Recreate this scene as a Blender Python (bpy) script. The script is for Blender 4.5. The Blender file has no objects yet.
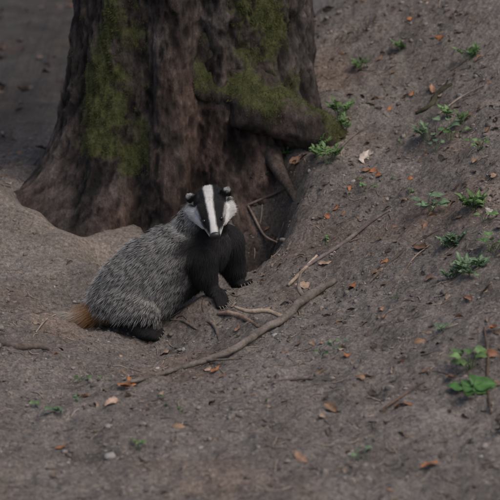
import bpy, math, numpy as np
from mathutils import Vector, Matrix
from mathutils.bvhtree import BVHTree
rng = np.random.default_rng(7)
scene = bpy.context.scene
try:
    scene.view_settings.view_transform='Standard'; scene.view_settings.look='None'; scene.view_settings.exposure=0
except Exception: pass

# ------------------------------------------------------------ camera
TH=math.radians(12); DIST=7.0; K=0.0032
T=np.array([0,0,0.278]); F=np.array([0,math.cos(TH),-math.sin(TH)]); U=np.array([0,math.sin(TH),math.cos(TH)]); R=np.array([1.,0,0])
CAM=T-F*DIST
def P(px,v,y):
    d=F*DIST+R*(px-250)*K+U*(250-v)*K
    return CAM+d*((y-CAM[1])/d[1])
cam_d=bpy.data.cameras.new("camera"); cam=bpy.data.objects.new("camera",cam_d); scene.collection.objects.link(cam)
cam.location=CAM; cam.rotation_euler=(math.radians(90)-TH,0,0)
cam_d.sensor_width=36; cam_d.lens=36*DIST/(500*K); cam_d.clip_end=500; cam_d.clip_start=0.1
cam_d.dof.use_dof=True; cam_d.dof.focus_distance=7.0; cam_d.dof.aperture_fstop=4.4
scene.camera=cam

# ------------------------------------------------------------ noise
perm=np.random.default_rng(3).permutation(256); perm=np.concatenate([perm,perm,perm])
grads=np.random.default_rng(4).normal(size=(256,3)); grads/=np.linalg.norm(grads,axis=1)[:,None]
def perlin(p):
    p=np.asarray(p,float); i=np.floor(p).astype(int); f=p-i; i&=255
    w=f*f*f*(f*(f*6-15)+10); out=0
    for dx in (0,1):
        for dy in (0,1):
            for dz in (0,1):
                h=perm[perm[perm[(i[:,0]+dx)&255]+((i[:,1]+dy)&255)]+((i[:,2]+dz)&255)]
                g=grads[h]; d=f-np.array([dx,dy,dz])
                wt=(w[:,0] if dx else 1-w[:,0])*(w[:,1] if dy else 1-w[:,1])*(w[:,2] if dz else 1-w[:,2])
                out=out+wt*(g*d).sum(1)
    return out
def fbm(p,o=4,l=2.03,g=.5):
    p=np.asarray(p,float); a=1;s=0
    for k in range(o):
        s=s+a*perlin(p+17.3*k); p=p*l; a*=g
    return s
def sstep(a,b,x):
    t=np.clip((np.asarray(x,float)-a)/(b-a),0,1); return t*t*(3-2*t)

# ------------------------------------------------------------ terrain
ctrl=[
(-150,500,-1.6),(-150,416,-1.05),(-150,340,-.4),(-150,280,.15),(-150,225,.7),(-150,180,1.5),(-150,110,2.7),
(0,500,-1.65),(0,416,-1.05),(0,350,-.45),(0,310,-.05),(0,265,.33),(0,225,.62),(0,186,.86),(0,165,1.7),(0,130,2.4),(0,83,3.4),
(60,416,-1.05),(60,350,-.4),(60,318,.0),(60,295,.2),(60,262,.42),(40,236,.60),(40,208,.74),(72,234,.58),(100,262,.38),
(40,203,1.0),(70,206,1.0),(40,185,1.15),(50,160,1.8),
(75,326,.05),(110,330,.03),(90,282,.28),(98,254,.62),(95,226,.80),(130,244,.68),(130,224,.82),(180,224,.80),
(150,336,-.02),(180,346,-.12),(165,320,.1),(205,305,-.03),(216,295,.0),(240,287,.14),(195,300,.12),(160,290,.45),
(130,416,-1.08),(130,500,-1.7),(130,370,-.5),
(250,500,-1.75),(250,416,-1.15),(250,350,-.5),(250,322,-.18),(258,283,.2),(225,312,-.06),
(290,262,.16),(300,215,.42),(305,180,.62),(310,158,.76),(330,125,.98),(340,100,1.15),(345,50,1.6),(345,0,2.05),
(330,300,-.15),(330,250,.18),
(400,500,-1.75),(400,416,-1.22),(400,350,-.78),(400,300,-.42),(400,250,-.02),(400,200,.35),(400,150,.73),(400,100,1.1),(400,0,1.85),
(500,500,-1.85),(500,416,-1.35),(500,350,-.98),(500,300,-.66),(500,250,-.34),(500,200,0),(500,150,.36),(500,100,.72),(500,0,1.45),
(640,416,-1.5),(640,300,-.9),(640,200,-.3),(640,100,.4),(640,0,1.1),
(200,110,2.6),(100,100,2.9),
]
C=np.array([P(*c) for c in ctrl])
for (px_,y_,z_) in [(70,.80,.08),(105,.55,.04),(40,.90,.15)]:
    p_=P(px_,250,y_); C=np.vstack([C,[p_[0],y_,z_]])
def tk(r2): return np.where(r2>1e-12, .5*r2*np.log(np.maximum(r2,1e-12)),0)
n=len(C); d2=((C[:,None,:2]-C[None,:,:2])**2).sum(-1)
A=np.zeros((n+3,n+3)); A[:n,:n]=tk(d2)+np.eye(n)*0.003; A[:n,n]=1; A[:n,n+1:]=C[:,:2]; A[n,:n]=1; A[n+1:,:n]=C[:,:2].T
W=np.linalg.solve(A,np.concatenate([C[:,2],[0,0,0]]))
MND=P(188,322,-.03)
def mound(x,y): return np.exp(-((x-MND[0])/.060)**2-((y-MND[1])/.055)**2)
def Hs(x,y):
    x=np.atleast_1d(np.asarray(x,float)); y=np.atleast_1d(np.asarray(y,float))
    xc=np.clip(x,-1.7,1.7); yc=np.clip(y,-2.0,3.3)
    out=np.empty(len(x))
    for s in range(0,len(x),40000):
        a=xc[s:s+40000]; b=yc[s:s+40000]
        r2=(a[:,None]-C[None,:,0])**2+(b[:,None]-C[None,:,1])**2
        out[s:s+40000]=tk(r2)@W[:n]+W[n]+W[n+1]*a+W[n+2]*b
    ex=x-xc; ey=y-yc
    out+=np.where(ex>0,6*np.tanh(ex*.4/6),1.5*np.tanh(-ex*.05/1.5))
    out+=np.where(ey>0,4*np.tanh(ey*.10/4),2*np.tanh(ey*.05/2))
    out-=.30*np.exp(-((x-.035)/.10)**2-((y-.62)/.2)**2)
    out+=.032*mound(x,y)
    far=np.maximum(np.hypot(ex,ey),0); 
    out+=sstep(.5,8,far)*fbm(np.c_[x*.15,y*.15,x*0],3)*1.2
    return out
def trough(x,y): return np.exp(-((x+.60)/.33)**2-((y-.70)/.30)**2)
def H(x,y):
    x=np.atleast_1d(np.asarray(x,float)); y=np.atleast_1d(np.asarray(y,float))
    z=Hs(x,y)
    sm=(1-.90*trough(x,y))*(1-.6*mound(x,y))
    near=1-sstep(6,14,np.hypot(x,y))
    q=np.c_[x,y,x*0]
    z=z+sm*near*(.030*fbm(q*4.5,2)+.020*fbm(q*13+5,3)+.012*np.abs(fbm(q*34+9,3))+.004*fbm(q*90+2,2))
    return z
def H1(x,y): return float(H(x,y)[0])
def G(px,v,y0=-2.4,y1=6):
    ys=np.arange(y0,y1,.012); pts=np.array([P(px,v,y) for y in ys])
    h=H(pts[:,0],pts[:,1]); k=np.argmax(pts[:,2]<=h)
    if not (pts[k,2]<=h[k]): k=len(ys)-1
    p=pts[k].copy(); p[2]=h[k]; return p
def normal(x,y,e=.012):
    a=H([x+e,x-e,x,x],[y,y,y+e,y-e]); nn=np.array([-(a[0]-a[1])/(2*e),-(a[2]-a[3])/(2*e),1]); return nn/np.linalg.norm(nn)

# ------------------------------------------------------------ mesh helpers
def mesh_obj(name,verts,faces,mat=None,parent=None,smooth=True,cols=None,cname='col'):
    me=bpy.data.meshes.new(name); verts=np.asarray(verts,float)
    me.from_pydata(verts.tolist(),[],[list(map(int,f)) for f in faces]) if not isinstance(faces,np.ndarray) else quick(me,verts,faces)
    if smooth: me.polygons.foreach_set('use_smooth',[True]*len(me.polygons))
    if cols is not None:
        a=me.attributes.new(cname,'FLOAT_COLOR','POINT'); c=np.ones((len(verts),4)); c[:,:3]=cols; a.data.foreach_set('color',c.ravel())
    me.update()
    ob=bpy.data.objects.new(name,me); scene.collection.objects.link(ob)
    if mat: me.materials.append(mat)
    if parent: ob.parent=parent
    return ob
def quick(me,v,f):
    me.vertices.add(len(v)); me.vertices.foreach_set('co',v.ravel())
    k=f.shape[1]; me.loops.add(f.size); me.loops.foreach_set('vertex_index',f.ravel().astype(np.int32))
    me.polygons.add(len(f)); me.polygons.foreach_set('loop_start',np.arange(0,f.size,k,dtype=np.int32))
    me.polygons.foreach_set('loop_total',np.full(len(f),k,dtype=np.int32)); me.update(calc_edges=True)
def empty(name,loc=(0,0,0)):
    e=bpy.data.objects.new(name,None); e.location=loc; e.empty_display_size=.1; scene.collection.objects.link(e); return e
class Acc:
    def __init__(s): s.v=[];s.f=[];s.c=[];s.n=0
    def add(s,v,f,c):
        v=np.asarray(v,float); s.v.append(v); s.f+= [tuple(int(i)+s.n for i in q) for q in f]
        c=np.asarray(c,float); s.c.append(np.tile(c,(len(v),1)) if c.ndim==1 else c); s.n+=len(v)
    def obj(s,name,mat,**k): return mesh_obj(name,np.concatenate(s.v),s.f,mat,cols=np.concatenate(s.c),**k)

def tube(pts,rad,seg=10,sub=6,nz=.15,nsc=30,seed=0):
    pts=np.asarray(pts,float); rad=np.asarray(rad,float); m=len(pts)
    tt=np.linspace(0,m-1,(m-1)*sub+1)
    def cr(a):
        out=[]
        for t in tt:
            i=min(int(t),m-2); u=t-i
            p0=a[max(i-1,0)];p1=a[i];p2=a[i+1];p3=a[min(i+2,m-1)]
            out.append(.5*((2*p1)+(-p0+p2)*u+(2*p0-5*p1+4*p2-p3)*u*u+(-p0+3*p1-3*p2+p3)*u**3))
        return np.array(out)
    c=cr(pts); r=np.interp(tt,range(m),rad)
    tan=np.gradient(c,axis=0); tan/=np.linalg.norm(tan,axis=1)[:,None]+1e-9
    ref=np.array([.13,.3,1.]); V=[]
    for i in range(len(c)):
        a=np.cross(tan[i],ref); a/=np.linalg.norm(a)+1e-9; b=np.cross(tan[i],a)
        for k in range(seg):
            th=2*math.pi*k/seg; V.append(c[i]+r[i]*(math.cos(th)*a+math.sin(th)*b))
    V=np.array(V); rr=np.repeat(r,seg); cc=np.repeat(c,seg,axis=0)
    nv=fbm(V*nsc+seed,3); V=cc+(V-cc)*(1+nz*2*nv)[:,None]
    Fc=[]
    L=len(c)
    for i in range(L-1):
        for k in range(seg): Fc.append((i*seg+k,i*seg+(k+1)%seg,(i+1)*seg+(k+1)%seg,(i+1)*seg+k))
    V=np.vstack([V,c[0],c[-1]])
    for k in range(seg):
        Fc.append((len(V)-2,(k+1)%seg,k)); Fc.append((len(V)-1,(L-1)*seg+k,(L-1)*seg+(k+1)%seg))
    return V,Fc

def leaf(acc,pos,ax,up,L,Wd,col,curl=.2,fold=.2,rs=0,lobed=0.0,nu=8):
    ax=np.asarray(ax,float); ax/=np.linalg.norm(ax); up=np.asarray(up,float); up=up-ax*up.dot(ax); up/=np.linalg.norm(up)+1e-9
    sd=np.cross(ax,up); V=[];Fc=[]; cc=[]
    col=np.asarray(col)
    for i in range(nu):
        u=i/(nu-1); w=Wd*.5*(math.sin(math.pi*min(1,u**.75))**.8*(1-.25*u)+.02)
        if lobed: w*=1+lobed*(1 if i%2 else -1)
        for j in (-1,-.5,0,.5,1):
            h=fold*abs(j)*w+curl*L*(-(u-.3)**2)+ .05*L*math.sin(u*7+j*3+rs*9)*(.3+abs(j))
            V.append(pos+ax*u*L+sd*j*w+up*h); cc.append(col*(.85+.25*(j==0)+.15*math.sin(rs*50+i)))
    for i in range(nu-1):
        for j in range(4): a=i*5+j; Fc.append((a,a+1,a+6,a+5))
    acc.add(V,Fc,np.array(cc))

# ------------------------------------------------------------ materials
def newmat(name):
    m=bpy.data.materials.new(name); m.use_nodes=True; nt=m.node_tree; b=nt.nodes['Principled BSDF']; return m,nt,b
def N(nt,t,**k):
    n_=nt.nodes.new(t)
    for a,b in k.items(): setattr(n_,a,b)
    return n_
def noise(nt,scale,detail=6,rough=.6,vec=None,mp=None):
    n_=N(nt,'ShaderNodeTexNoise'); n_.inputs['Scale'].default_value=scale; n_.inputs['Detail'].default_value=detail; n_.inputs['Roughness'].default_value=rough
    if vec is None:
        g=N(nt,'ShaderNodeNewGeometry'); vec=g.outputs['Position']
    if mp:
        m_=N(nt,'ShaderNodeMapping'); m_.inputs['Scale'].default_value=mp; nt.links.new(vec,m_.inputs['Vector']); vec=m_.outputs['Vector']
    nt.links.new(vec,n_.inputs['Vector']); return n_.outputs['Fac']
def ramp(nt,fac,stops):
    r=N(nt,'ShaderNodeValToRGB'); e=r.color_ramp.elements
    while len(e)<len(stops): e.new(.5)
    for q,(p_,c_) in zip(e,stops): q.position=p_; q.color=(*c_,1) if len(c_)==3 else c_
    nt.links.new(fac,r.inputs['Fac']); return r.outputs['Color']
def mix(nt,fac,a,b,bt='MIX'):
    m_=N(nt,'ShaderNodeMix',data_type='RGBA',blend_type=bt)
    if isinstance(fac,(int,float)): m_.inputs[0].default_value=fac
    else: nt.links.new(fac,m_.inputs[0])
    for s,i in ((a,6),(b,7)):
        if isinstance(s,tuple): m_.inputs[i].default_value=(*s,1)
        else: nt.links.new(s,m_.inputs[i])
    return m_.outputs[2]
def bump(nt,b,h,st,dist):
    u=N(nt,'ShaderNodeBump'); u.inputs['Strength'].default_value=st; u.inputs['Distance'].default_value=dist
    nt.links.new(h,u.inputs['Height']); nt.links.new(u.outputs['Normal'],b.inputs['Normal']); return u
def attr(nt,name): 
    a=N(nt,'ShaderNodeAttribute'); a.attribute_name=name; return a

# soil
m_soil,nt,b=newmat('soil')
c1=ramp(nt,noise(nt,4.2,5,.7),[(.3,(.150,.130,.117)),(.5,(.210,.185,.167)),(.7,(.285,.254,.23))])
c2=ramp(nt,noise(nt,75,4,.8),[(.32,(.38,.36,.35)),(.5,(.95,.95,.95)),(.66,(1.45,1.42,1.38))])
c3=mix(nt,.85,c1,c2,'MULTIPLY')
vo=N(nt,'ShaderNodeTexVoronoi'); vo.inputs['Scale'].default_value=210; g=N(nt,'ShaderNodeNewGeometry'); nt.links.new(g.outputs['Position'],vo.inputs['Vector'])
spk=ramp(nt,vo.outputs['Color'],[(.0,(.5,.47,.45)),(.6,(1,1,1)),(.9,(1.25,1.2,1.15)),(.97,(2.2,2.1,2.0))])
c4=mix(nt,.65,c3,spk,'MULTIPLY')
at=attr(nt,'col'); c5=mix(nt,1.0,c4,at.outputs['Color'],'MULTIPLY')
nt.links.new(c5,b.inputs['Base Color']); b.inputs['Roughness'].default_value=.95; b.inputs['Specular IOR Level'].default_value=.15
bump(nt,b,noise(nt,95,5,.8),1.0,.009)

def attrmat(name,rough=.8,spec=.2,nscale=150,amt=.5,bd=.001,trans=0):
    m,nt,b=newmat(name); a=attr(nt,'col'); nz=noise(nt,nscale,3,.6)
    v=ramp(nt,nz,[(.3,(.6,.6,.6)),(.7,(1.3,1.3,1.3))])
    c=mix(nt,amt,a.outputs['Color'],v,'MULTIPLY'); nt.links.new(c,b.inputs['Base Color'])
    b.inputs['Roughness'].default_value=rough; b.inputs['Specular IOR Level'].default_value=spec
    if bd: bump(nt,b,nz,.6,bd)
    if trans:
        tr=N(nt,'ShaderNodeBsdfTranslucent'); nt.links.new(c,tr.inputs['Color']); ms=N(nt,'ShaderNodeMixShader'); ms.inputs[0].default_value=trans
        nt.links.new(b.outputs[0],ms.inputs[1]); nt.links.new(tr.outputs[0],ms.inputs[2]); nt.links.new(ms.outputs[0],nt.nodes['Material Output'].inputs['Surface'])
    return m
m_crumb=attrmat('soil_crumb',.95,.1,120,.6,.002)
m_dead=attrmat('dead_leaf',.7,.25,90,.6,.001)
m_green=attrmat('green_leaf',.5,.4,120,.35,.0006,.25)
m_crown=attrmat('crown_leaf',.6,.3,60,.3,0)
m_wood=attrmat('dead_wood',.85,.2,110,.8,.003)

# bark
m_bark,nt,b=newmat('bark')
ca=ramp(nt,noise(nt,6,5,.75,mp=(1,1,.35)),[(.3,(.036,.028,.025)),(.46,(.068,.053,.047)),(.58,(.108,.088,.08)),(.72,(.165,.14,.13))])
nb=noise(nt,38,6,.8,mp=(1,1,.4))
cb=ramp(nt,nb,[(.34,(.30,.28,.27)),(.5,(.9,.88,.86)),(.66,(1.6,1.55,1.5))])
cc=mix(nt,.9,ca,cb,'MULTIPLY')
at=attr(nt,'col'); cc=mix(nt,1.0,cc,at.outputs['Color'],'MULTIPLY')
am=attr(nt,'moss')
ad=N(nt,'ShaderNodeMath',operation='ADD'); nt.links.new(am.outputs['Fac'],ad.inputs[0]); nt.links.new(noise(nt,30,5,.8),ad.inputs[1])
mf=ramp(nt,ad.outputs[0],[(.78,(0,0,0)),(1.06,(1,1,1))])
mc=ramp(nt,nb,[(.35,(.034,.036,.013)),(.65,(.115,.122,.048))])
cd=mix(nt,mf,cc,mc); nt.links.new(cd,b.inputs['Base Color']); b.inputs['Roughness'].default_value=.9; b.inputs['Specular IOR Level'].default_value=.2
bump(nt,b,nb,1.0,.020)

# ------------------------------------------------------------ ground mesh
def axis(lo,hi,st,far):
    a=np.arange(lo,hi,st); g=[];s=st;x=hi
    while x<far: s*=1.10; x+=s; g.append(x)
    g2=[];s=st;x=lo
    while x>-far: s*=1.15; x-=s; g2.append(x)
    return np.concatenate([g2[::-1],a,g])
gx=axis(-1.15,1.2,.0050,90); gy=axis(-1.9,1.7,.0068,90)
XX,YY=np.meshgrid(gx,gy); xf=XX.ravel();yf=YY.ravel(); zf=H(xf,yf)
nx,ny=len(gx),len(gy); ii=(np.arange(ny-1)[:,None]*nx+np.arange(nx-1)[None,:]).ravel()
faces=np.stack([ii,ii+1,ii+nx+1,ii+nx],1)
q=np.c_[xf,yf,xf*0]
tint=np.ones((len(xf),3))
tr=trough(xf,yf); tint*= (1+.22*tr)[:,None]*(1+tr[:,None]*np.array([.03,0,-.05]))
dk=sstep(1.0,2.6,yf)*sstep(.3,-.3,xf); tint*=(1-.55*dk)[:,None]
pit_shade=np.exp(-((xf-.035)/.13)**2-((yf-.62)/.24)**2); tint*=(1-.8*pit_shade)[:,None]  # shade of the burrow hollow under the roots, painted into the soil tint
tint*=1+mound(xf,yf)[:,None]*np.array([.0,-.12,-.18])
red=sstep(.05,.5,fbm(q*2.1+40,3))[:,None]; tint*=1+red*np.array([.10,-.03,-.10])
dkp=sstep(.1,.55,fbm(q*6+70,3))[:,None]*(1-tr[:,None]); tint*=1-.28*dkp
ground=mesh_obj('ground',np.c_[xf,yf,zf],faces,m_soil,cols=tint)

# ------------------------------------------------------------ tree
tree=empty('tree')
tcx,tcy=P(192,215,1.33)[0],1.33; z0=.18
nphi,nz=520,330
zs=np.concatenate([np.linspace(-.35,1.5,300),np.linspace(1.55,9,80)])
ph=np.linspace(0,2*math.pi,nphi,endpoint=False)
PH,ZZ=np.meshgrid(ph,zs); PHf=PH.ravel(); Zf=ZZ.ravel()
def dphi(a,b): return (a-b+math.pi)%(2*math.pi)-math.pi
R0=.41*np.clip(1-Zf*.035,.3,2)+.10*np.exp(-np.clip(Zf-z0,-.3,9)/.25)
r=R0.copy()
wob=.16*fbm(np.c_[Zf*2.2,Zf*0,PHf*0],2)
for a0,w,a_low,a_hi,hs in [(-64,20,.30,.05,.20),(-34,13,.10,.045,.35),(-8,9,.12,.07,.6),(14,6,.04,.03,.6),(32,13,.09,.05,.4),(62,20,.25,.05,.3),(110,25,.2,.03,.3),(160,25,.25,.03,.3),(-120,25,.25,.03,.3),(200,20,.2,.03,.3)]:
    d=dphi(PHf,math.radians(a0)+wob); r+=np.exp(-(d/math.radians(w))**2)*(a_low*np.exp(-np.clip(Zf-z0,-.25,9)/hs)+a_hi)
cxn=np.c_[np.sin(PHf)*.45,-np.cos(PHf)*.45,Zf]
f1=fbm(cxn*np.array([5,5,1.8]),3); f2=fbm(cxn*np.array([15,15,6])+3,4); f3=np.abs(fbm(cxn*np.array([34,34,13])+8,3))
r+=.040*f1+.030*f2-.024*f3
vx=tcx+r*np.sin(PHf); vy=tcy-r*np.cos(PHf)
TV=np.c_[vx,vy,Zf]; nr=len(zs)
ii=(np.arange(nr-1)[:,None]*nphi+np.arange(nphi)[None,:]).ravel(); jj=(np.arange(nr-1)[:,None]*nphi+(np.arange(nphi)[None,:]+1)%nphi).ravel()
TF=np.stack([ii,jj,jj+nphi,ii+nphi],1)
deg=np.degrees(dphi(PHf,0))
mm=.50*np.exp(-((deg+42)/21)**2)*sstep(.30,.58,Zf)
mm=np.maximum(mm,.42*np.exp(-((deg+20)/8)**2)*np.exp(-((Zf-.44)/.15)**2))
mm=np.maximum(mm,.52*np.exp(-((deg-40)/20)**2)*sstep(.55,.75,Zf))
mm=mm+(.75*fbm(cxn*6+20,4)+.3*f2)*sstep(.02,.2,mm)
def tcol(v,seed=0):
    k=fbm(v*np.array([3,3,1.5])+seed,3)[:,None]; return 1+sstep(.0,.5,k)*np.array([.30,.12,.05])-sstep(0,.5,-k)*np.array([.15,.12,.1])
trunk=mesh_obj('trunk',TV,TF,m_bark,parent=tree,cols=tcol(TV)*(1+1.3*np.clip(f2-f3,-.6,.4))[:,None])
a=trunk.data.attributes.new('moss','FLOAT','POINT'); a.data.foreach_set('value',mm)
def vnormals(me):
    a=np.zeros(len(me.vertices)*3); me.vertices.foreach_get('normal',a); return a.reshape(-1,3)
def bark_tube(name,pts,rad,moss=.5,seg=26,sub=14,par=tree,nz=.1,nsc=14):
    V,Fc=tube(pts,rad,seg,sub,nz,nsc); o=mesh_obj(name,V,Fc,m_bark,parent=par,cols=tcol(V,9))
    nv=vnormals(o.data)
    a=o.data.attributes.new('moss','FLOAT','POINT'); mv=(moss*(.35+.65*sstep(-.25,.45,nv[:,2]))+.6*fbm(V*7+3,4)*(moss>.2)).astype(float); a.data.foreach_set('value',mv); return o,V,mv
rt,RV,RM=bark_tube('mossy_root',[P(200,30,1.10),P(224,80,.99),P(258,104,.92),P(296,122,.88),P(330,138,.88),P(352,150,.98)],[.12,.12,.105,.082,.058,.05],.5,36,18,tree,.22,9)
bark_tube('root_1',[P(60,190,1.15),P(30,199,1.06),P(5,201,1.0),P(-30,206,1.0)],[.10,.055,.035,.02],.1)
bark_tube('root_2',[P(268,140,.98),P(276,165,.84),P(288,186,.72),P(300,208,.62)],[.06,.028,.017,.010],.1)
la=Acc()
lr=np.random.default_rng(5)
for k in range(12):
    a0=k*2.4; zb=5.2+k*.3; L=2.4-.08*k; d=np.array([math.cos(a0),math.sin(a0),.5])
    p0=np.array([tcx,tcy,zb]); pts=[p0,p0+d*L*.4+[0,0,.1],p0+d*L*.8+[0,0,.35],p0+d*L+[0,0,.7]]
    V,Fc=tube(pts,[.11,.07,.04,.015],8,4,.05,5); o=mesh_obj('limb_%d'%k,V,Fc,m_bark,parent=tree,cols=np.ones(3))
    for c_ in range(6):
        cp=p0+d*L*(.45+.1*c_)+lr.normal(size=3)*.35
        for l_ in range(18):
            dd=lr.normal(size=3); leaf(la,cp+lr.normal(size=3)*.28,dd,lr.normal(size=3)+[0,0,1],.11,.07,np.array([.05,.09,.025])*lr.uniform(.6,1.4),nu=4)
la.obj('foliage',m_crown,parent=tree)

# ------------------------------------------------------------ hair helper
def hair(name,roots,dirs,lens,bend,cols,gr,rad,mat,parent,npt=5,jit=.12,seed=0):
    r_=np.random.default_rng(seed); n_=len(roots)
    cu=bpy.data.hair_curves.new(name); cu.add_curves([npt]*n_)
    t=np.linspace(0,1,npt); pos=np.zeros((n_,npt,3))
    w1=r_.normal(size=(n_,3))*jit
    for k in range(npt):
        pos[:,k]=roots+lens[:,None]*(dirs*t[k]+(bend+w1)*t[k]**2*.6)
    cu.attributes['position'].data.foreach_set('vector',pos.ravel().astype(np.float32))
    ra=cu.attributes.get('radius') or cu.attributes.new('radius','FLOAT','POINT')
    prof=np.interp(t,[0,.25,.5,.75,1],[1,.95,.8,.55,.12])
    ra.data.foreach_set('value',(rad[:,None]*prof[None,:]).ravel().astype(np.float32))
    c=cu.attributes.new('fcol','FLOAT_COLOR','CURVE'); q=np.ones((n_,4)); q[:,:3]=cols; c.data.foreach_set('color',q.ravel().astype(np.float32))
    g_=cu.attributes.new('griz','FLOAT','CURVE'); g_.data.foreach_set('value',gr.astype(np.float32))
    cu.materials.append(mat); o=bpy.data.objects.new(name,cu); scene.collection.objects.link(o); o.parent=parent; return o
def sample(V,Fq,nrm,n_,wfun,seed=1):
    r_=np.random.default_rng(seed); tri=np.concatenate([Fq[:,[0,1,2]],Fq[:,[0,2,3]]])
    a,b_,c_=V[tri[:,0]],V[tri[:,1]],V[tri[:,2]]
    ar=np.linalg.norm(np.cross(b_-a,c_-a),axis=1)*.5; w=ar*wfun((a+b_+c_)/3,tri); w/=w.sum()
    k=r_.choice(len(tri),n_,p=w); u=r_.random(n_);v=r_.random(n_); s=u+v>1; u[s]=1-u[s]; v[s]=1-v[s]
    p=a[k]+(b_[k]-a[k])*u[:,None]+(c_[k]-a[k])*v[:,None]
    nn=nrm[tri[k,0]]*(1-u-v)[:,None]+nrm[tri[k,1]]*u[:,None]+nrm[tri[k,2]]*v[:,None]
    nn/=np.linalg.norm(nn,axis=1)[:,None]+1e-9; return p,nn,tri[k,0]

# fur material
m_fur,nt,b=newmat('fur')
hi=N(nt,'ShaderNodeHairInfo'); fc=attr(nt,'fcol'); gz=attr(nt,'griz')
band=ramp(nt,hi.outputs['Intercept'],[(0,(.34,.325,.31)),(.46,(.31,.295,.28)),(.56,(.022,.021,.021)),(.71,(.026,.025,.024)),(.80,(.52,.505,.48)),(1,(.68,.66,.63))])
rv=ramp(nt,hi.outputs['Random'],[(0,(.35,.35,.36)),(.45,(.9,.9,.9)),(1,(1.35,1.35,1.35))])
cg=mix(nt,gz.outputs['Fac'],fc.outputs['Color'],band)
rvm=mix(nt,gz.outputs['Fac'],(1.0,1.0,1.0),rv); cg=mix(nt,.9,cg,rvm,'MULTIPLY')
nt.links.new(cg,b.inputs['Base Color']); b.inputs['Roughness'].default_value=.5; b.inputs['Specular IOR Level'].default_value=.3
m_moss,nt,b=newmat('moss'); fc=attr(nt,'fcol'); nt.links.new(fc.outputs['Color'],b.inputs['Base Color']); b.inputs['Roughness'].default_value=.8
b.inputs['Specular IOR Level'].default_value=.15

def mosshair(V,Fq,nr_,mo,n_,name,seed):
    def wf(c,tri): return sstep(.28,.6,mo[tri[:,0]]+.5*fbm(c*24,3))*(c[:,2]<1.35)*(c[:,1]<tcy-.1)
    p,nn,_=sample(V,Fq,nr_,n_,wf,seed); r_=np.random.default_rng(seed)
    L=r_.uniform(.003,.007,n_); d=nn+r_.normal(size=(n_,3))*.5
    col=np.array([.086,.092,.034])*r_.uniform(.4,1.5,(n_,1))+np.array([.015,.0,0])*r_.random((n_,1))
    hair(name,p,d,L,np.array([0,0,-.3])+0*p,col,np.zeros(n_),np.full(n_,.0007),m_moss,tree,3,.3,seed)
mosshair(TV,TF,vnormals(trunk.data),mm,13000,'moss_tufts',3)
rf=np.array([tuple(p.vertices) for p in rt.data.polygons if len(p.vertices)==4])
mosshair(RV,rf,vnormals(rt.data),RM,5000,'moss_tufts_root',4)

# ------------------------------------------------------------ badger
badger=empty('badger',tuple(P(160,330,.04)))
badger_inv=np.array(P(160,330,.04))
parts=[]
def seg(reg,*pts):
    for (a,ra),(b_,rb) in zip(pts[:-1],pts[1:]): parts.append((np.array(a,float),np.array(b_,float),ra,rb,reg))
def gp(px,y,dz=0,):
    x=P(px,300,y)[0]; return np.array([x,y,H1(x,y)+dz])
seg('torso',(P(121,295,.075),.085),(P(138,280,.07),.102),(P(160,266,.07),.108),(P(184,253,.07),.104),(P(203,246,.07),.090))
seg('torso',(P(150,287,.065),.098),(P(183,270,.065),.082))
seg('neck',(P(198,236,.075),.084),(P(206,219,.055),.066),(P(210,207,.035),.054))
fr=gp(214,-.015,.018); fl=gp(238,.13,.018)
seg('leg',(P(200,258,.01),.060),(P(204,272,.0),.044),(P(209,283,-.005),.029),(fr+[-.012,.012,.012],.024))
seg('leg',(fr+[-.012,.012,.006],.023),(fr+[.012,-.012,0],.020))
seg('leg',(P(225,243,.12),.064),(P(230,260,.135),.050),(P(235,272,.135),.036),(fl+[-.005,.01,.01],.026))
seg('leg',(fl+[-.005,.01,.004],.024),(fl+[.014,-.02,0],.020))
hr=gp(147,-.03,.018); hl=gp(117,.15,.018)
seg('thigh',(P(128,297,.025),.069),(P(145,307,.0),.053))
seg('hind',(P(145,307,.0),.050),(hr+[-.035,.02,.045],.028),(hr+[-.03,.012,.01],.024),(hr+[.02,-.012,0],.021))
seg('thigh',(P(120,300,.13),.070),(P(130,312,.15),.045))
seg('hind',(P(130,312,.15),.045),(hl+[-.02,0,.03],.028),(hl+[-.01,0,.005],.023),(hl+[.03,-.01,0],.020))
tl=[P(106,306,.09),P(92,312,.07),P(79,316,.06),P(68,318,.055)]
for k in range(1,4): tl[k][2]=max(tl[k][2],H1(tl[k][0],tl[k][1])+.014)
seg('tail',(tl[0],.038),(tl[1],.026),(tl[2],.018),(tl[3],.010))
claws=[]
def toes(c,d,spread,reg,n_=5,clw=.026):
    d=np.array(d,float); d/=np.linalg.norm(d); s=np.cross(d,[0,0,1]); s/=np.linalg.norm(s)
    for k in range(n_):
        o=(k-(n_-1)/2)/((n_-1)/2); a=c+d*.010+s*o*spread; e=c+d*(.028-.006*abs(o))+s*o*spread*1.2
        e[2]=H1(e[0],e[1])+.010
        seg(reg,(a,.010),(e,.0085)); claws.append((e,d+s*o*.2,clw))
toes(fr+np.array([.012,-.012,-.002]),(.75,-.75,-.2),.016,'leg',5,.022)
toes(fl+np.array([.014,-.02,-.002]),(.5,-.9,-.1),.016,'leg',5,.020)
toes(hr+np.array([.02,-.012,-.002]),(1,-.4,0),.014,'hind',5,.012)
toes(hl+np.array([.03,-.01,-.002]),(1,-.3,0),.014,'hind',5,.012)
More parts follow.
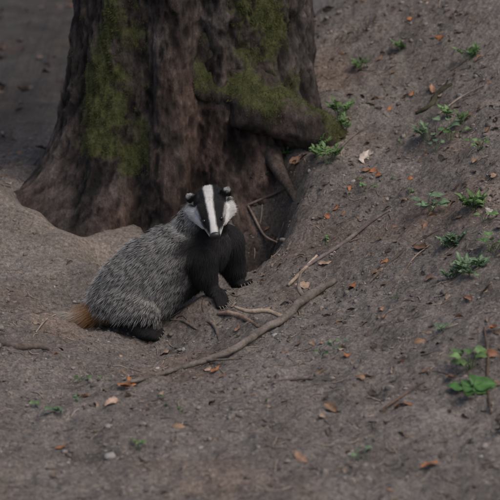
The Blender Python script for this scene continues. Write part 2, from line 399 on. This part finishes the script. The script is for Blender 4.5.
# head frame
HC=P(211,208,.0)
hf=np.array([.012,-.115,-.052]); hf/=np.linalg.norm(hf)
hrt=np.array([math.cos(math.radians(10)),.05,math.sin(math.radians(10))]); hrt-=hf*hrt.dot(hf); hrt/=np.linalg.norm(hrt)
hu=np.cross(hrt,hf); hu/=np.linalg.norm(hu)
if hu[2]<0: hu=-hu
def HL(r_,f_,u_): return HC+hrt*r_+hf*f_+hu*u_
seg('head',(HL(0,-.03,0),.052),(HL(0,.018,.002),.050),(HL(0,.05,-.006),.039),(HL(0,.085,-.014),.029),(HL(0,.110,-.018),.0215))
seg('head',(HL(0,.03,-.030),.030),(HL(0,.093,-.032),.015))
for s in (-1,1):
    seg('head',(HL(.036*s,.005,-.010),.033),(HL(.024*s,.045,-.020),.023))
    seg('head',(HL(.023*s,.052,.008),.018),(HL(.026*s,.03,.020),.022))
ears=[]
for s in (-1,1):
    e0=HL(.047*s,-.008,.030); e1=HL(.059*s,-.008,.051); ears.append((e0,e1)); 
import bmesh
base=bmesh.new(); bmesh.ops.create_icosphere(base,subdivisions=3,radius=1); bv=np.array([v.co[:] for v in base.verts]); bf=[[v.index for v in f.verts] for f in base.faces]; base.free()
acc=Acc()
for a_,b_,ra,rb,reg in parts:
    L=np.linalg.norm(b_-a_); m=max(2,int(L/(.25*min(ra,rb)))+1)
    for k in range(m):
        t=k/(m-1); acc.add(bv*(ra+(rb-ra)*t)+(a_+(b_-a_)*t),bf,(0,0,0))
for (e0,e1),s in zip(ears,(-1,1)):
    ax=(e1-e0); ax/=np.linalg.norm(ax); side=np.cross(ax,hf); side/=np.linalg.norm(side); nf=np.cross(side,ax)
    for t,w in ((.0,.017),(.5,.021),(.9,.0165)):
        c=e0+(e1-e0)*t; loc=bv[:,[0]]*side*w+bv[:,[1]]*nf*.0066+bv[:,[2]]*ax*.013; acc.add(loc+c,bf,(0,0,0))
raw=mesh_obj('raw',np.concatenate(acc.v),acc.f)
md=raw.modifiers.new('r','REMESH'); md.mode='VOXEL'; md.voxel_size=.0042
ms=raw.modifiers.new('s','SMOOTH'); ms.iterations=5; ms.factor=.5
bpy.context.view_layer.update()
dg=bpy.context.evaluated_depsgraph_get(); body_me=bpy.data.meshes.new_from_object(raw.evaluated_get(dg)); body_me.name='body'
bpy.data.objects.remove(raw)
BV=np.zeros(len(body_me.vertices)*3); body_me.vertices.foreach_get('co',BV); BV=BV.reshape(-1,3)
BF=np.array([tuple(p.vertices)[:4] if len(p.vertices)>=4 else tuple(p.vertices)+(p.vertices[2],) for p in body_me.polygons])
BN=vnormals(body_me)
def classify(p):
    best=np.full(len(p),1e9); reg=np.zeros(len(p),int)
    for k,(a_,b_,ra,rb,rg) in enumerate(parts):
        ab=b_-a_; t=np.clip(((p-a_)@ab)/(ab@ab+1e-12),0,1); d=np.linalg.norm(p-(a_+t[:,None]*ab),axis=1)-(ra+(rb-ra)*t)
        m=d<best; best[m]=d[m]; reg[m]=k
    return np.array([q[4] for q in parts])[reg]
axisdir=P(124,296,.075)-P(208,254,.07); axisdir/=np.linalg.norm(axisdir)
def coords(p):
    q=p-HC; return q@hrt,q@hf,q@hu
WHITE=np.array([.69,.675,.65]); BLACK=np.array([.017,.016,.016])
eyeL=[]; bvh=BVHTree.FromPolygons(BV.tolist(),BF.tolist())
for s in (-1,1):
    o=HL(.0275*s,.16,.008); hit=bvh.ray_cast(Vector(o),Vector(-hf)); eyeL.append(np.array(hit[0]) if hit[0] else HL(.03*s,.05,.02))
NT=HL(0,.129,-.016)
def appearance(p,nn):
    reg=classify(p); n_=len(p); col=np.zeros((n_,3)); gr=np.zeros(n_); L=np.zeros(n_); flow=np.zeros((n_,3)); nw=np.full(n_,.25)
    r_,f_,u_=coords(p)
    nz_=fbm(p*25,2); nz2=fbm(p*60+5,2)
    flow[:]=axisdir+np.array([0,0,-.45]); L[:]=.052
    xb=P(183,250,.05)[0]; zt=P(186,243,.05)[2]
    blk=sstep(-.034,.038,p[:,0]-xb+.045*nz_+.02*nz2-.75*np.clip(p[:,2]-zt,0,1))
    belly=sstep(-.45,-.85,nn[:,2]); blk=np.maximum(blk,belly*.9)
    gr[:]=1-blk; col[:]=BLACK
    m=(reg=='torso')|(reg=='neck'); L=np.where(m,.052-.022*blk,L)
    m=reg=='neck'; flow[m]=axisdir*.8+np.array([0,.2,-.6]); L[m]*=.85
    m=reg=='leg'; flow[m]=[-.15,.0,-1]; L[m]=.018; gr[m]*=.3
    hk=P(140,313,0)[2]; 
    m=(reg=='hind')|(reg=='thigh'); bh=sstep(hk+.030,hk-.008,p[:,2]+.025*nz_)
    gr[m]=((1-bh)*(1-blk))[m]; L[m]=(.050-.032*bh)[m]; fl0=axisdir+np.array([0,0,-.45]); flow[m]=(fl0[None]*(1-bh)[:,None]+np.array([-.4,0,-.9])[None]*bh[:,None])[m]
    lowz=(reg=='leg')|(reg=='hind'); hgt=p[:,2]-H(p[:,0],p[:,1]); mm_=lowz&(hgt<.035); L[mm_]=.007; gr[mm_]=0
    m=reg=='tail'; flow[m]=(tl[3]-tl[0])/np.linalg.norm(tl[3]-tl[0]); L[m]=.055; gr[m]=.0; nw[m]=.45
    tt=np.clip((tl[1][0]+.015-p[:,0])/(tl[1][0]-tl[3][0]),0,1)
    tc=(1-tt[:,None])*np.array([.24,.12,.045])+tt[:,None]*np.array([.38,.34,.30]); tc*=(1+.8*nz_)[:,None]; col[m]=tc[m]
    tr_=np.exp(-(np.linalg.norm(p-P(102,314,.04),axis=1)/.055)**2)+.25*nz_; mk=(tr_>.4)&(reg!='tail'); gr[mk]*=.25; col[mk]=[.23,.12,.045]
    hd=(reg=='head')|((reg=='neck')&(f_>-.05)&(np.sqrt(r_**2+u_**2)<.075)&(u_>-.02))
    ac=np.interp(f_,[-.06,0,.05,.09,.12],[.0385,.034,.0250,.0195,.0150]); hw=np.interp(f_,[-.06,0,.05,.09,.118],[.022,.0195,.0150,.0095,.002])
    ar=np.abs(r_); st=sstep(hw+.004,hw-.003,np.abs(ar-ac)+.003*nz_+.002*nz2)*(u_>-.016)
    thr=sstep(-.036,-.050,u_+.006*nz_)*(f_<.07)
    bl=np.clip(np.maximum(st,thr),0,1)[:,None]
    wh=WHITE[None]*(1+.10*nz_-.10*sstep(.06,.12,f_))[:,None]
    hc=wh*(1-bl)+BLACK*bl; col[hd]=hc[hd]; gr[hd]=0
    back=-hf[None,:]+.0*p; cheek=sstep(.03,.05,ar)*sstep(.06,.01,f_)*sstep(.035,.015,u_)
    fl_=back+ (np.sign(r_)*.9*cheek)[:,None]*hrt - (.5*cheek)[:,None]*hu + hu*.05
    flow[hd]=fl_[hd]; L[hd]=(np.interp(f_,[-.05,.02,.06,.12],[.016,.012,.008,.003])+.011*cheek)[hd]; nw[hd]=.2
    for e0,e1 in ears:
        ax=(e1-e0)/np.linalg.norm(e1-e0); t=(p-e0)@ax; d=np.linalg.norm(p-(e0+e1)/2,axis=1)
        m=(d<.034)&(t>.006); tip=sstep(.020,.028,t+.005*nz2)[:,None]; cc_=BLACK*(1-tip)+WHITE*.95*tip; col[m]=cc_[m]; gr[m]=0; L[m]=.0085; flow[m]=ax; nw[m]=.3
    return col,gr,L,flow,nw
c_,g_,_,_,_=appearance(BV,BN)
under=c_*(1-g_)[:,None]*.9+g_[:,None]*np.array([.12,.115,.108])
body=bpy.data.objects.new('body',body_me); scene.collection.objects.link(body)
m_skin=attrmat('skin_fur',.8,.1,300,.3,.0006)
body_me.materials.clear(); body_me.materials.append(m_skin); body_me.polygons.foreach_set('use_smooth',[True]*len(body_me.polygons))
a=body_me.attributes.new('col','FLOAT_COLOR','POINT'); q=np.ones((len(BV),4)); q[:,:3]=under; a.data.foreach_set('color',q.ravel())
def wf(c,tri):
    d=np.linalg.norm(c-HC,axis=1); w=np.where(d<.14,4.0,1.0)
    w=np.where(c[:,1]>.13,w*.4,w)
    for e in eyeL: w=np.where(np.linalg.norm(c-e,axis=1)<.0085,0,w)
    w=np.where(np.linalg.norm(c-NT,axis=1)<.017,0,w); return w
def makefur(n_,seed,name,radk,lenk,under=False):
    p,nn,_=sample(BV,BF,BN,n_,wf,seed); col,gr,L,flow,nw=appearance(p,nn); rr=np.random.default_rng(seed+9)
    ft=flow-nn*(flow*nn).sum(1)[:,None]*.8; ft/=np.linalg.norm(ft,axis=1)[:,None]+1e-9
    cl=np.stack([fbm(p*22+k*50,2) for k in range(3)],1)*.55
    d=ft+nn*nw[:,None]+cl*np.clip(L/.04,.15,1)[:,None]+rr.normal(size=(n_,3))*.10; d/=np.linalg.norm(d,axis=1)[:,None]
    dn=(d*nn).sum(1); d+=nn*np.clip(.10-dn,0,1)[:,None]
    Lr=L*rr.uniform(.45,1.18,n_)*lenk; short=L<.03
    rad=np.where(short,.00034,.00043)*radk
    bend=np.array([0,0,-.28])[None,:]*np.clip(L/.04,.1,1)[:,None]+ft*.25
    hair(name,p-nn*.001,d,Lr,bend,col,gr,rad,m_fur,badger,4,.12,seed)
makefur(92000,11,'fur',1,1)
m_blk,nt,b=newmat('eye_nose'); b.inputs['Base Color'].default_value=(.01,.009,.009,1); b.inputs['Roughness'].default_value=.08
m_nose,nt,b=newmat('nose'); b.inputs['Base Color'].default_value=(.018,.016,.016,1); b.inputs['Roughness'].default_value=.42
m_claw,nt,b=newmat('claw'); b.inputs['Base Color'].default_value=(.11,.09,.075,1); b.inputs['Roughness'].default_value=.5
for k,e in enumerate(eyeL):
    mesh_obj('eye_%d'%(k+1),bv*.0068+e+hf*.0008,bf,m_blk,parent=badger)
nv=bv.copy(); sq=1-.25*np.clip(-nv[:,2],0,1); loc=nv[:,[0]]*hrt*.0175*sq[:,None]+nv[:,[1]]*hf*.011+nv[:,[2]]*hu*.0125
o=mesh_obj('nose',NT+loc,bf,m_nose,parent=badger)
ca=Acc()
for e,d,l in claws:
    d=d/np.linalg.norm(d); V,Fc=tube([e+d*.004,e+d*l*.5+[0,0,.002],e+d*l+[0,0,-.006]],[.0031,.0023,.0006],6,4,0); ca.add(V,Fc,(0,0,0))
mesh_obj('claws',np.concatenate(ca.v),ca.f,m_claw,parent=badger)
body.parent=badger
off=Matrix.Translation(-Vector(badger_inv))
for o in [o for o in scene.objects if o.parent==badger]: o.matrix_parent_inverse=off

# ------------------------------------------------------------ branches
def stick(name,pxs,rad,col,lift=0,seg_=10,nz=.14,nsc=32,extra=None):
    pts=[]
    for (px,v),r_ in zip(pxs,rad):
        p=G(px,v); p[2]+=r_*.5+lift; pts.append(p)
    V,Fc=tube(pts,rad,seg_,8,nz,nsc)
    ac=Acc(); ac.add(V,Fc,np.array(col)*(1+.9*fbm(V*22,3))[:,None])
    if extra:
        for ep,er,ec in extra:
            V,Fc=tube(ep(pts),er,8,6,nz,nsc); ac.add(V,Fc,np.array(ec)*(1+.7*fbm(V*22,3))[:,None])
    return ac.obj(name,m_wood)
GRY=(.15,.125,.108); PAL=(.32,.25,.19)
stick('fallen_branch',[(118,387),(140,383),(172,374),(205,364),(235,352),(262,336),(284,322),(305,303),(322,292),(336,284)],[.0035,.006,.0075,.009,.0110,.0115,.013,.0150,.013,.008],GRY,.005,12,.22,22,
 extra=[(lambda p:[p[6],p[6]+np.array([-.05,-.005,.022]),p[6]+np.array([-.11,.01,.018]),p[6]+np.array([-.155,.02,.030])],[.009,.0085,.0075,.004],PAL),
        (lambda p:[p[7],p[7]+np.array([-.02,.03,.03]),p[7]+np.array([-.012,.06,.07])],[.008,.006,.003],GRY),
        (lambda p:[p[3],p[3]+np.array([.05,-.03,.01]),p[3]+np.array([.11,-.05,.02])],[.005,.0035,.001],GRY)])
stick('dead_stick',[(218,316),(230,318),(244,322),(258,328)],[.005,.0085,.008,.005],(.24,.17,.13),.002)
stick('exposed_root',[(200,326),(208,323),(215,331),(219,341)],[.004,.007,.006,.003],(.13,.10,.085),-.001)
stick('exposed_root',[(170,322),(184,324),(197,331)],[.003,.005,.003],(.12,.095,.08),-.001)
stick('dead_stick',[(288,288),(300,276),(317,258)],[.005,.0065,.004],PAL,.004)
stick('exposed_root',[(300,272),(322,258),(346,243),(368,226),(392,210)],[.005,.0065,.007,.006,.003],(.15,.12,.11),.002)
stick('exposed_root',[(362,292),(378,276),(398,258),(422,240),(444,229)],[.003,.005,.0055,.0045,.002],(.12,.095,.08),.002)
stick('exposed_root',[(248,212),(254,228),(264,242),(277,249)],[.004,.0045,.004,.003],(.2,.15,.12),.016)
stick('exposed_root',[(243,214),(258,207),(271,200),(286,197)],[.003,.005,.005,.003],(.12,.09,.075),.012)
stick('dead_stick',[(416,118),(430,108),(437,98),(452,86)],[.006,.010,.011,.006],(.05,.045,.028),.0,10,.3,30)
stick('dead_stick',[(438,116),(460,100),(484,86)],[.003,.0035,.002],(.22,.18,.15),.002)
stick('dead_stick',[(484,330),(488,356),(487,385),(491,416)],[.002,.0035,.0035,.0025],(.10,.07,.05),.003,8,.25,25)
stick('dead_stick',[(268,384),(290,382),(312,380),(332,383)],[.003,.004,.004,.002],(.09,.07,.06),.0)
stick('dead_stick',[(0,345),(18,350),(36,348),(52,352)],[.010,.013,.013,.006],(.12,.095,.08),-.004)
stick('dead_stick',[(380,414),(400,400),(424,384)],[.003,.004,.002],(.10,.07,.055),.002)
stick('dead_stick',[(330,160),(352,140),(376,122)],[.002,.003,.0015],(.14,.11,.09),.002)
stick('dead_stick',[(395,290),(412,262),(430,246)],[.002,.003,.0015],(.20,.15,.12),.003)
stick('dead_stick',[(36,334),(46,322),(56,316)],[.002,.003,.0015],(.3,.25,.2),.003)
# ------------------------------------------------------------ small debris
def rand_ground(n_,seed,y0=-1.9,y1=2.4):
    r_=np.random.default_rng(seed); y=r_.uniform(y0,y1,n_); hwid=(7+y)*.125+.1
    x=r_.uniform(-1,1,n_)*hwid; z=H(x,y); return x,y,z,r_
base=bmesh.new(); bmesh.ops.create_icosphere(base,subdivisions=2,radius=1); b2=np.array([v.co[:] for v in base.verts]); f2_=np.array([[v.index for v in f.verts] for f in base.faces]); base.free()
n_=15000; x,y,z,r_=rand_ground(n_,21)
keep=r_.random(n_)>np.maximum(trough(x,y)*.95,mound(x,y)*.7)
cl=fbm(np.c_[x,y,x*0]*4+60,3); keep&=r_.random(n_)<.40+cl*1.6
x,y,z=x[keep],y[keep],z[keep]; n_=len(x)
sz=np.exp(r_.normal(-5.8,.52,n_)); sz=np.clip(sz,.0012,.015)
V=np.zeros((n_,len(b2),3))
for k in range(n_):
    v=b2*r_.uniform(.55,1.25,3)*[1,1,.75]*(1+.38*np.sin(b2[:,[0]]*r_.uniform(1,5)+r_.uniform(0,6))*np.cos(b2[:,[1]]*r_.uniform(1,5)+r_.uniform(0,6)))
    a_=r_.uniform(0,6.28); c,s=math.cos(a_),math.sin(a_); V[k]=(v@np.array([[c,-s,0],[s,c,0],[0,0,1]]))*sz[k]+[x[k],y[k],z[k]+sz[k]*.15]
Fc=(f2_[None]+np.arange(n_)[:,None,None]*len(b2)).reshape(-1,3)
cr=np.repeat((np.array([.19,.166,.148])*r_.uniform(.5,1.35,(n_,1))+(r_.random((n_,1))<.035)*.12),len(b2),axis=0)
mesh_obj('pebbles',V.reshape(-1,3),Fc,m_crumb,cols=cr)
tw=Acc(); x,y,z,r_=rand_ground(1700,22)
for k in range(len(x)):
    if r_.random()<trough(x[k],y[k])*1.3: continue
    a_=r_.uniform(0,6.28); L=r_.uniform(.010,.055)*(2.2 if r_.random()<.05 else 1); d=np.array([math.cos(a_),math.sin(a_)])*L; 
    q=[]; bx=r_.normal()*.12
    for t in (-.5,0,.5):
        xx=x[k]+d[0]*t-d[1]*bx*(t==0); yy=y[k]+d[1]*t+d[0]*bx*(t==0); q.append((xx,yy))
    zz=H([a[0] for a in q],[a[1] for a in q]); rr=r_.uniform(.0006,.0018)
    V,Fq=tube([(q[i][0],q[i][1],zz[i]+rr*1.5) for i in range(3)],[rr,rr,rr*.6],5,2,0); tw.add(V,Fq,np.array([.17,.135,.108])*r_.uniform(.4,2.0))
tw.obj('twigs',m_wood)
def lay(acc,p,size,col,r_,wr=.6,tilt=.35,curl=None,lobed=0):
    nn=normal(p[0],p[1]); a_=r_.uniform(0,6.28); ax=np.array([math.cos(a_),math.sin(a_),0]); ax-=nn*ax.dot(nn); up=nn+r_.normal(size=3)*tilt; 
    q=np.array(p)-ax*size*.5; q=q+nn*(.003+size*.06); leaf(acc,q,ax,up,size,size*wr,col,curl if curl is not None else r_.uniform(-.6,.6),r_.uniform(-.4,.8),r_.random(),lobed)
dl=Acc(); x,y,z,r_=rand_ground(2100,23)
pal=[(.13,.09,.065),(.17,.12,.085),(.24,.14,.085),(.09,.068,.055),(.28,.21,.16),(.15,.12,.10)]
for k in range(len(x)):
    if r_.random()>.20+.8*sstep(-.4,.7,x[k]+.35*y[k]): continue
    if r_.random()<trough(x[k],y[k])*1.3: continue
    lay(dl,(x[k],y[k],z[k]),r_.uniform(.008,.032),np.array(pal[r_.integers(6)])*r_.uniform(.6,1.2),r_,r_.uniform(.35,.8),.5,lobed=r_.uniform(0,.25))
x,y,z,r_=rand_ground(900,29,2.0,11)
for k in range(len(x)):
    lay(dl,(x[k],y[k],z[k]),r_.uniform(.03,.07),np.array(pal[r_.integers(6)])*r_.uniform(.4,.8),r_,r_.uniform(.45,.8),.5,lobed=.15)
OR=(.33,.14,.06); PK=(.38,.26,.19)
for px,v,s,c in [(353,288,.06,OR),(372,171,.07,OR),(378,176,.045,(.28,.12,.06)),(366,172,.05,(.3,.15,.08)),(364,160,.08,(.45,.38,.33)),(370,154,.05,(.4,.33,.28)),(125,389,.06,OR),(131,384,.045,OR),(112,404,.055,PK),(98,407,.045,(.25,.18,.13)),
  (303,286,.055,PK),(296,280,.04,PK),(325,267,.05,PK),(207,370,.05,PK),(216,374,.04,OR),(165,354,.045,PK),(348,356,.045,OR),(342,351,.03,PK),(494,331,.055,OR),(336,211,.045,OR),(402,407,.06,OR),(312,345,.03,(.3,.2,.13)),
  (298,163,.08,(.30,.18,.11)),(294,170,.06,(.22,.13,.08)),(303,157,.05,(.25,.15,.1)),(406,98,.04,OR),(413,96,.035,OR),(420,251,.06,(.16,.09,.06)),(328,218,.04,(.3,.12,.06)),(62,350,.03,OR),(56,356,.025,OR),(385,262,.035,OR),(238,330,.035,(.3,.17,.11)),
  (395,228,.03,(.2,.12,.08)),(404,362,.05,(.24,.12,.08)),(460,320,.04,(.3,.15,.1)),(330,412,.06,(.28,.17,.11)),(300,258,.04,PK),(290,250,.03,PK),(270,310,.03,(.22,.15,.1)),(492,356,.06,(.3,.14,.08)),(350,190,.03,OR),(442,160,.04,(.25,.2,.16)),(490,215,.045,(.5,.45,.4)),(475,165,.035,(.3,.2,.14)),(180,430,.05,(.25,.16,.1)),(60,450,.05,OR),(300,460,.06,(.25,.15,.1)),(430,470,.06,OR),
  (350,96,.04,(.25,.13,.08)),(375,100,.04,(.22,.12,.08)),(390,110,.03,OR),(432,92,.05,(.28,.16,.1)),(470,118,.04,(.24,.14,.09)),(488,130,.05,(.3,.17,.1)),(495,180,.05,(.3,.2,.13)),(455,190,.04,(.25,.15,.1)),(410,180,.03,OR),(425,225,.04,(.26,.15,.1)),(488,290,.06,(.3,.2,.14)),(468,300,.04,(.25,.13,.08)),(430,280,.04,(.22,.13,.09)),(385,320,.03,(.25,.15,.1)),(420,345,.05,(.27,.16,.1)),(452,380,.05,(.24,.13,.09)),(360,380,.04,(.25,.16,.1)),(440,40,.05,OR),(380,60,.04,(.25,.15,.1)),(480,60,.05,(.3,.18,.12)),(410,20,.05,OR)]:
    p=G(px,v); lay(dl,p,s*.85,np.array(c)*r_.uniform(.8,1.1),r_,.62,.35,lobed=.14)
dl.obj('leaf_litter',m_dead)

# ------------------------------------------------------------ green plants
GR=np.array([.13,.22,.075]); GB=np.array([.17,.255,.14])
def plant(px,v,nst,hgt,ls,col=GR,kind='pin',spread=1.0,seed=0,name='small_plant'):
    r_=np.random.default_rng(int(px*7+v*3+seed)); p0=G(px,v); nn=normal(p0[0],p0[1]); ac=Acc()
    for s in range(nst):
        a_=r_.uniform(0,6.28); lean=r_.uniform(.3,1.1)*spread; h=hgt*r_.uniform(.6,1.2)
        d=np.array([math.cos(a_)*lean,math.sin(a_)*lean,1.0])+nn*.3; d/=np.linalg.norm(d)
        b0=p0+np.array([r_.normal()*.008*spread,r_.normal()*.008*spread,-.003]); tip=b0+d*h+np.array([0,0,-.12*h]); mid=b0+d*h*.5+np.array([0,0,.05*h])
        V,Fc=tube([b0,mid,tip],[.0013,.001,.0007],5,4,0); ac.add(V,Fc,col*.8)
        cs=col*r_.uniform(.7,1.3)
        side=np.cross(d,[0,0,1]); side/=np.linalg.norm(side)+1e-9
        if kind=='pin':
            for k in range(3):
                q=mid+(tip-mid)*(k/2.4)
                for sg in (-1,1):
                    L=ls*r_.uniform(.7,1.1); leaf(ac,q,side*sg+d*.5+r_.normal(size=3)*.15,np.array([0,-.25,1])+r_.normal(size=3)*.25,L,L*.5,cs*r_.uniform(.85,1.15),.25,.2,r_.random(),.1,7)
            leaf(ac,tip,d+np.array([0,0,-.3]),np.array([0,-.3,1]),ls,ls*.5,cs,.25,.2,r_.random(),.1,7)
        else:
            L=ls*r_.uniform(.75,1.15); hd=np.array([math.cos(a_),math.sin(a_),.15]); leaf(ac,tip,hd,np.array([0,-.45,1])+r_.normal(size=3)*.25,L,L*.78,cs,.2,.25,r_.random(),0,9)
    return ac.obj(name,m_green)
for a_ in [(296,112,5,.07,.028,GR*.95,'pin'),(340,118,7,.075,.030,GR,'pin'),(328,138,6,.06,.026,GR*.95,'pin'),(330,164,7,.07,.027,GR*.95,'pin'),(318,160,5,.05,.022,GR*.9,'pin'),(322,150,5,.05,.022,GR,'pin'),
  (346,134,5,.055,.024,GR,'pin'),(262,192,5,.06,.024,GB*.8,'pin'),(286,158,4,.04,.02,GR*.9,'pin'),(366,190,5,.03,.024,GR,'br'),(328,246,4,.025,.024,GR,'br'),(365,160,2,.02,.015,GR,'br'),
  (428,142,6,.06,.03,GB*.9,'pin'),(447,132,5,.045,.032,GB*.9,'br'),(452,140,5,.045,.034,GR,'br'),(448,118,4,.045,.024,GR,'pin'),(480,150,6,.045,.028,GR*.9,'br'),(436,152,4,.04,.025,GB*.8,'br'),(462,124,4,.04,.022,GR*.9,'pin'),
  (432,212,7,.04,.038,GB,'br'),(428,206,5,.04,.036,GB,'br'),(474,212,7,.055,.036,GR*1.1,'pin'),(448,250,6,.04,.028,GB*.9,'pin'),(458,244,4,.035,.024,GB,'pin'),(466,276,6,.045,.032,GB,'pin'),(478,270,5,.045,.030,GB,'pin'),(450,280,4,.04,.026,GB*.9,'pin'),
  (494,254,6,.055,.044,GR*1.1,'br'),(486,222,4,.03,.026,GR,'br'),(400,142,2,.02,.015,GR,'br'),(338,352,5,.03,.026,GB*.9,'br'),(322,354,3,.02,.02,GR*.8,'br'),(444,330,4,.025,.022,GB*.8,'br'),(400,300,3,.02,.016,GR*.8,'br'),
  (84,382,3,.02,.018,GR*1.1,'br'),(106,381,2,.015,.014,GR,'br'),(60,413,5,.03,.030,GB*.9,'br'),(40,408,3,.02,.018,GR,'br'),(162,404,3,.018,.016,GR,'br'),(180,412,2,.015,.014,GR,'br'),(76,404,3,.02,.018,GB*.8,'br'),
  (390,180,2,.02,.014,GR,'br'),(412,196,3,.02,.016,GR,'br'),(310,300,2,.015,.014,GR,'br'),(268,400,2,.015,.014,GR,'br'),(140,450,3,.025,.02,GR,'br'),(360,460,4,.03,.025,GB*.8,'br'),(470,60,5,.05,.03,GR,'pin'),(400,50,4,.04,.025,GR*.9,'pin'),(362,70,5,.05,.025,GR*.9,'pin')]:
    plant(*a_)
plant(470,370,7,.045,.045,GR*1.1,'br',.8,1,'broadleaf_seedling')
plant(468,396,7,.035,.060,np.array([.085,.20,.05]),'br',.7,2,'broadleaf_seedling')

# ------------------------------------------------------------ light
w=bpy.data.worlds.new('World'); scene.world=w; w.use_nodes=True; nt=w.node_tree; bg=nt.nodes['Background']
sk=nt.nodes.new('ShaderNodeTexSky'); sk.sky_type='NISHITA'; sk.sun_disc=False; el,az=math.radians(56),math.radians(135)
sk.sun_elevation=el; sk.sun_rotation=az; sk.air_density=1.0; sk.dust_density=4.0; sk.ozone_density=1
nt.links.new(sk.outputs[0],bg.inputs['Color']); bg.inputs['Strength'].default_value=.135
sd=bpy.data.lights.new('sun','SUN'); sd.energy=1.35; sd.angle=math.radians(40); sd.color=(1,.95,.88); so=bpy.data.objects.new('sun',sd); scene.collection.objects.link(so)
dirv=Vector((math.sin(az)*math.cos(el),math.cos(az)*math.cos(el),math.sin(el))); so.rotation_euler=dirv.to_track_quat('Z','Y').to_euler(); so.location=dirv*20
print('OK',len(BV))
